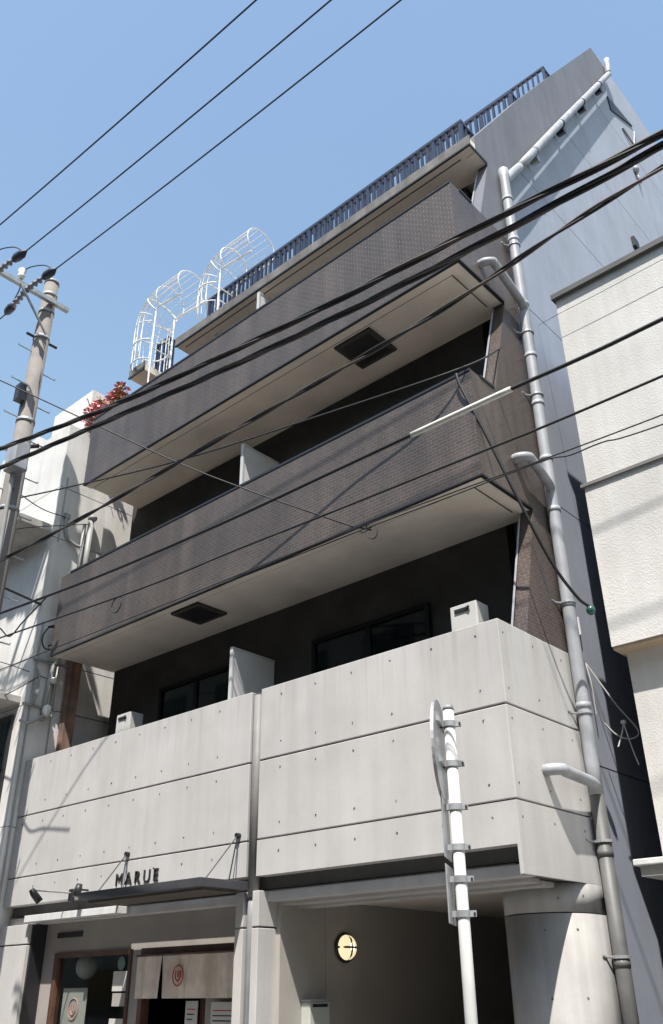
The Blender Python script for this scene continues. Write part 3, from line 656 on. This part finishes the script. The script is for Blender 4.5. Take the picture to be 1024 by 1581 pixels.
MB().tube([(X0+.14, 3.97, 10.36), (X0+.14, 3.97, 10.44)], .015, 6).build('pin', steel, P)
pi = MB().tube([(X0+.14, 3.97, 10.42), (X0+.14, 3.97, 10.47), (X0+.14, 3.97, 10.50), (X0+.14, 3.97, 10.56), (X0+.14, 3.97, 10.60)], [.04, .055, .035, .06, .03], 14).build('pin_insulator', porcelain, P, True)
# lower hardware: cable boxes and clamps
MB().box(X0+.16, X0+.40, Y0-.25, Y0-.05, 7.35, 7.75).build('junction_box', pvc, P, bevel=.02)
MB().tube([(X0-.25, Y0-.2, 7.9), (X0+.28, Y0+.1, 7.85)], .03, 8).build('cable_bracket', black, P)
MB().tube(smooth_path([(X0+.15, Y0-.1, 7.8), (X0+.22, Y0-.14, 7.3), (X0+.2, Y0-.12, 6.6), (X0+.19, Y0-.1, 5.8)], 4), .03, 8).build('riser_cable', pvc_d, P, True)
MB().box(X0-.02, X0+.1, Y0-.22, Y0-.12, 8.55, 8.8).build('number_plate', black, P)

KS[0] = 1.0
# ------------------------------------------------------------------ cables
def cable(name, pts, r, label, m=cable_m, cat='cable', group=None, sub=8, n=7):
    o = MB().tube(smooth_path(pts, sub), r, n).build(name, m, None, True); return tag(o, label, cat, group)
def bundle(pts, r, label, strands=3, pitch=3.2):
    path = smooth_path(pts, 22); t = thing('cable_bundle', label, 'cable', tuple(path[0]), 'thick cables in front of the balconies')
    for s_ in range(strands):
        q = []; acc = 0
        for k, p in enumerate(path):
            if k: acc += (p-path[k-1]).length
            a = acc*pitch+s_*2*math.pi/strands
            q.append(p+Vector((0, math.cos(a), math.sin(a)))*r*.62)
        MB().tube(q, r*.62, 6).build('strand', cable_m if s_ else mat('faded_cable', (.075, .06, .052), .6, .2, 12), t, True)
    return t
C1 = [(-11.866,4.72,8.771),(-10.669,4.737,8.5),(-8.012,4.785,7.952),(-6.147,4.83,7.681),(-4.346,4.886,7.475),(-2.415,4.964,7.345),(-1.084,5.034,7.265),(.9,5.09,7.25)]
C2 = [(-11.837,4.78,8.403),(-10.668,4.798,8.208),(-8.354,4.841,7.86),(-6.156,4.895,7.543),(-4.406,4.951,7.347),(-2.925,5.01,7.25),(-1.117,5.103,7.225),(.9,5.16,7.23)]
C3 = [(-11.394,4.9,6.70),(-10.376,4.921,6.675),(-8.421,4.968,6.667),(-6.505,5.026,6.742),(-4.548,5.101,6.833),(-3.235,5.162,6.923),(-1.988,5.231,7.121),(-1.201,5.28,7.211),(.9,5.34,7.4)]
bundle(nearer(C1, .8), .0225, 'uppermost thick black cable bundle crossing below the top balcony edge')
bundle(nearer(C2, .8), .0225, 'second thick black cable bundle, running just below the uppermost one')
bundle(nearer(C3, .83), .018, 'twisted black cable crossing the upper balcony soffit', 2, 5)
C4 = [(-3.84,7.3,8.111),(-3.9,6.45,7.346),(-5.446,6.1,7.34),(-7.629,5.7,7.451),(-9.816,5.4,7.792),(-11.329,5.2,8.064),(-12.402,5.1,8.284)]
cable('service_cable', C4, .011, 'thin cable from the tiled balcony corner sagging away to the left', group='thin cables in front of the balconies')
C5 = [(-11.771,5.2,6.187),(-10.694,5.211,6.096),(-9.215,5.227,5.989),(-7.887,5.245,5.92),(-6.189,5.272,5.88),(-4.741,5.3,5.885),(-3.805,5.322,5.895),(-2.789,5.349,5.9),(-2.117,5.37,5.895),(-1.507,5.39,5.915),(.9,5.44,6.0)]
C5 = nearer(C5, .79)
cable('power_cable', C5, .0135, 'black cable with a pale sleeve crossing the middle tiled balcony', group='thin cables in front of the balconies')
sl_ = [Vector(p) for p in smooth_path(C5, 8) if -3.83*.79 < p[0] < -2.76*.79]
tag(MB().tube(sl_, .020, 10).build('cable_sleeve', mat('cream_sleeve', (.66, .64, .58), .5, .1), None, True), 'pale cream protective sleeve on the black cable', 'sleeve')
C6 = [(-12.276,5.5,6.012),(-11.165,5.505,5.947),(-7.988,5.524,5.731),(-6.269,5.538,5.686),(-4.97,5.55,5.641),(-3.143,5.572,5.595),(-2.712,5.578,5.584),(-1.663,5.595,5.585),(.9,5.64,5.62)]
cable('telephone_cable', nearer(C6, .76), .0085, 'thin black cable with a hanging coil crossing the middle balcony', group='thin cables in front of the balconies')
cable('cable_coil', nearer([(-8.42,5.525,5.76),(-8.50,5.525,5.72),(-8.52,5.525,5.64),(-8.46,5.525,5.57),(-8.38,5.525,5.57),(-8.33,5.525,5.65),(-8.36,5.525,5.74)], .76), .0055, 'small hanging loop on the thin cable near the left balcony end', cat='cable coil', sub=5)
C8a = [(-12.5,5.7,5.62),(-11.395,5.705,5.59),(-9.075,5.718,5.549),(-6.683,5.736,5.52),(-4.753,5.754,5.492),(-2.852,5.778,5.423),(-1.789,5.795,5.395),(.9,5.85,5.37)]
C8b = [(-6.696,5.75,5.49),(-4.775,5.779,5.467),(-3.729,5.798,5.446),(-2.843,5.817,5.435),(-2.591,5.823,5.39),(-2.3,5.83,5.392),(-1.82,5.842,5.344),(.9,5.9,5.25)]
cable('drop_wire', nearer(C8a, .74), .0045, 'upper of two thin wires crossing the beige soffit', group='thin cables in front of the balconies')
cable('drop_wire', nearer(C8b, .74), .0045, 'lower, kinked one of two thin wires crossing the beige soffit', group='thin cables in front of the balconies')
cable('drop_cable', [(-3.961,6.42,7.28),(-3.93,6.44,7.1),(-3.794,6.55,6.584),(-3.631,6.8,5.792),(-3.532,7.1,5.195),(-3.465,7.4,4.898),(-3.4,7.52,4.8)], .016, 'black drop cable running from the balcony corner down to a green insulator')
cable('facade_wire', [(0.8919999999999999, 7.72, 8.55), (-2.008, 7.72, 8.558), (-2.732, 7.72, 8.545), (-3.295, 7.72, 8.546), (-3.925, 8.508, 9.245)], .003, 'thin wire slanting across the cream building to the grey wall', sub=1)
cable('guy_wire', [(-9.9,3.4,9.0),(-9.415,4.0,8.671),(-8.628,4.8,8.107),(-7.352,5.7,7.192),(-5.732,6.4,6.177),(-5.3,6.56,5.95)], .009, 'wire slanting from the pole down to a hook under the middle balcony')
cable('wire_hook', [(-5.33,6.52,6.01),(-5.32,6.5,5.9),(-5.27,6.5,5.82),(-5.2,6.5,5.8),(-5.17,6.5,5.86),(-5.2,6.5,5.95),(-5.35,6.5,5.92),(-5.42,6.5,5.96)], .007, 'small wire loop and hook under the front edge of the middle balcony', cat='hook', sub=4)
cable('service_cable', [(-12.1,4.6,7.2),(-11.861,5.7,7.011),(-11.75,6.36,6.88)], .02, 'short thick black cable reaching the left neighbour wall')
cable('slack_cable', [(-12.0,5.5,6.25),(-11.2,5.45,6.1),(-10.7,5.4,5.82),(-10.3,5.35,5.9),(-9.6,5.25,6.02)], .010, 'slack looping black cable at the lower left edge')
cable('wall_coil', [(-11.6,6.45,6.5),(-11.6,6.6,6.55),(-11.6,6.66,6.4),(-11.6,6.6,6.2),(-11.6,6.45,6.15),(-11.6,6.38,6.3),(-11.6,6.46,6.48),(-11.6,6.58,6.5),(-11.6,6.62,6.3),(-11.6,6.5,6.2)], .012, 'coiled cable on the neighbour wall by the left balcony end', cat='cable coil', sub=5)
cable('house_wire', [(-12.3,5.9,5.35),(-11.9,6.1,5.42),(-11.66,6.45,5.72)], .008, 'thin wire rising to the bracket on the left neighbour wall', group='wires by the left neighbour')
cable('house_wire', [(-12.4,5.6,6.0),(-11.95,6.0,5.9),(-11.66,6.7,5.72)], .007, 'thin wire drooping to the insulator on the left neighbour wall', group='wires by the left neighbour')
cable('house_wire', [(-10.7,5.0,8.0),(-11.2,5.8,8.15),(-11.68,6.52,8.45)], .008, 'thin wire from the pole to the gooseneck conduit', group='wires by the left neighbour')
cable('house_wire', [(-10.75,5.05,7.3),(-11.1,5.7,7.75),(-11.68,6.97,8.5)], .007, 'thin wire from the pole to the capped riser conduit', group='wires by the left neighbour')
# high-voltage lines with strain insulators
def hv(a, b, label, gl):
    a = Vector(a); b = Vector(b); pts = []
    for k in range(13):
        t = k/12; p = a.lerp(b, t); p.z -= 4*.10*t*(1-t); pts.append(p)
    return cable('overhead_line', pts, .0095, label, group='high-voltage lines against the sky', sub=3, m=navy_rub)
def strain(p0, p1, label):
    p0 = Vector(p0); p1 = Vector(p1); d = p1-p0
    t = thing('strain_insulator', label, 'insulator', tuple(p0), 'strain insulators on the crossarm')
    pts = []; rs = []
    for k in range(13):
        pts.append(p0+d*(k/12*.6)); rs.append(.022 if k % 3 else .05)
    MB().tube(pts, rs, 12).build('disc_string', mat('grey_porcelain', (.22, .21, .23), .3, .1), t, True)
    MB().tube([p0+d*.58, p0+d*.68, p0+d*.86, p1], [.03, .062, .058, .012], 10).build('dead_end_cover', navy_rub, t, True)
XA = X0+.16
ZH = 10.27; KS[0] = 1.144
for y0, dy, y2, lb in ((4.07, .06, 4.48, 'lowest high-voltage line'), (3.61, .07, 4.03, 'middle high-voltage line'), (3.14, .06, 3.55, 'uppermost high-voltage line')):
    strain((XA, y0, ZH), (-8.70, y0+dy, ZH), 'dark strain insulator holding the ' + lb)
    hv((-8.70, y0+dy, ZH), (.5, y2, ZH), lb + ' crossing the sky from the pole', 0)
    strain((XA, y0+.01, ZH), (-10.06, y0+.07, ZH), 'dark strain insulator on the far side of the crossarm opposite the ' + lb)
    hv((-10.06, y0+.07, ZH), (-22, y0-.2, ZH), 'line leading off left opposite the ' + lb, 0)
    cable('jumper_wire', [(-8.78, y0+dy, ZH+.04), (-9.0, y0, ZH+.22), (XA, y0-.08, ZH+.3), (-9.65, y0+.03, ZH+.2), (-10.0, y0+.07, ZH+.03)], .009, 'curved jumper wire looping over the crossarm at the ' + lb, m=navy_rub, cat='jumper wire', group='jumper wires on the crossarm', sub=5)

KS[0] = 1.0
# ------------------------------------------------------------------ road sign seen edge-on
T = thing('road_sign', 'white sign pole with a round sign and two plates seen nearly edge-on', 'road sign', (-3.41, 5.0, 0))
sx, sy = -3.41, 5.0
MB().tube([(sx, sy, 0), (sx, sy, 3.27)], .038, 18).build('pole', white_p, T, True)
MB().tube([(sx, sy, 3.27), (sx, sy, 3.30)], [.041, .03], 18).build('pole_cap', pvc, T, True)
vd = Vector((sx, sy, 0)).normalized()              # line of sight on the ground
side_v = Vector((vd.y, -vd.x, 0))                   # to the right as seen from the street
nrm = (side_v*.99+vd*(-.13)).normalized()          # sign faces almost sideways
tan_ = Vector((0,0,1)).cross(nrm).normalized()
c0 = Vector((sx, sy, 3.0))-nrm*.075
MB().tube([c0-nrm*.004, c0+nrm*.012], .335, 40).build('round_plate', steel, T)
MB().tube([c0-nrm*.009, c0-nrm*.004], .333, 40).build('sign_face', mat('sign_white_red', (.5, .42, .42), .4, .05), T)
for z in (3.17, 2.90): MB().obox(Vector((sx, sy, z))-nrm*.055, tan_*.19, nrm*.010, Vector((0,0,.018))).build('back_rib', steel, T)
def clamp(z, mm=steel):
    b = MB().tube([(sx, sy, z-.02), (sx, sy, z+.02)], .046, 16).obox(Vector((sx, sy, z))+side_v*.062, side_v*.02, vd*.014, Vector((0,0,.018))).obox(Vector((sx, sy, z))-nrm*.052, nrm*.016, tan_*.02, Vector((0,0,.018)))
    b = b.build('clamp', mm, T); MB().tube([Vector((sx, sy, z))+side_v*.07-vd*.025, Vector((sx, sy, z))+side_v*.07+vd*.025], .008, 6).build('bolt', black, b)
for z in (3.17, 2.90, 2.62, 2.37, 2.18, 1.98): clamp(z)
for za, zb in ((2.30, 2.72), (1.92, 2.26)):
    cc = Vector((sx, sy, (za+zb)/2))-nrm*.07
    MB().obox(cc, tan_*.14, nrm*.004, Vector((0,0,(zb-za)/2))).build('rectangular_plate', steel, T, bevel=.002)
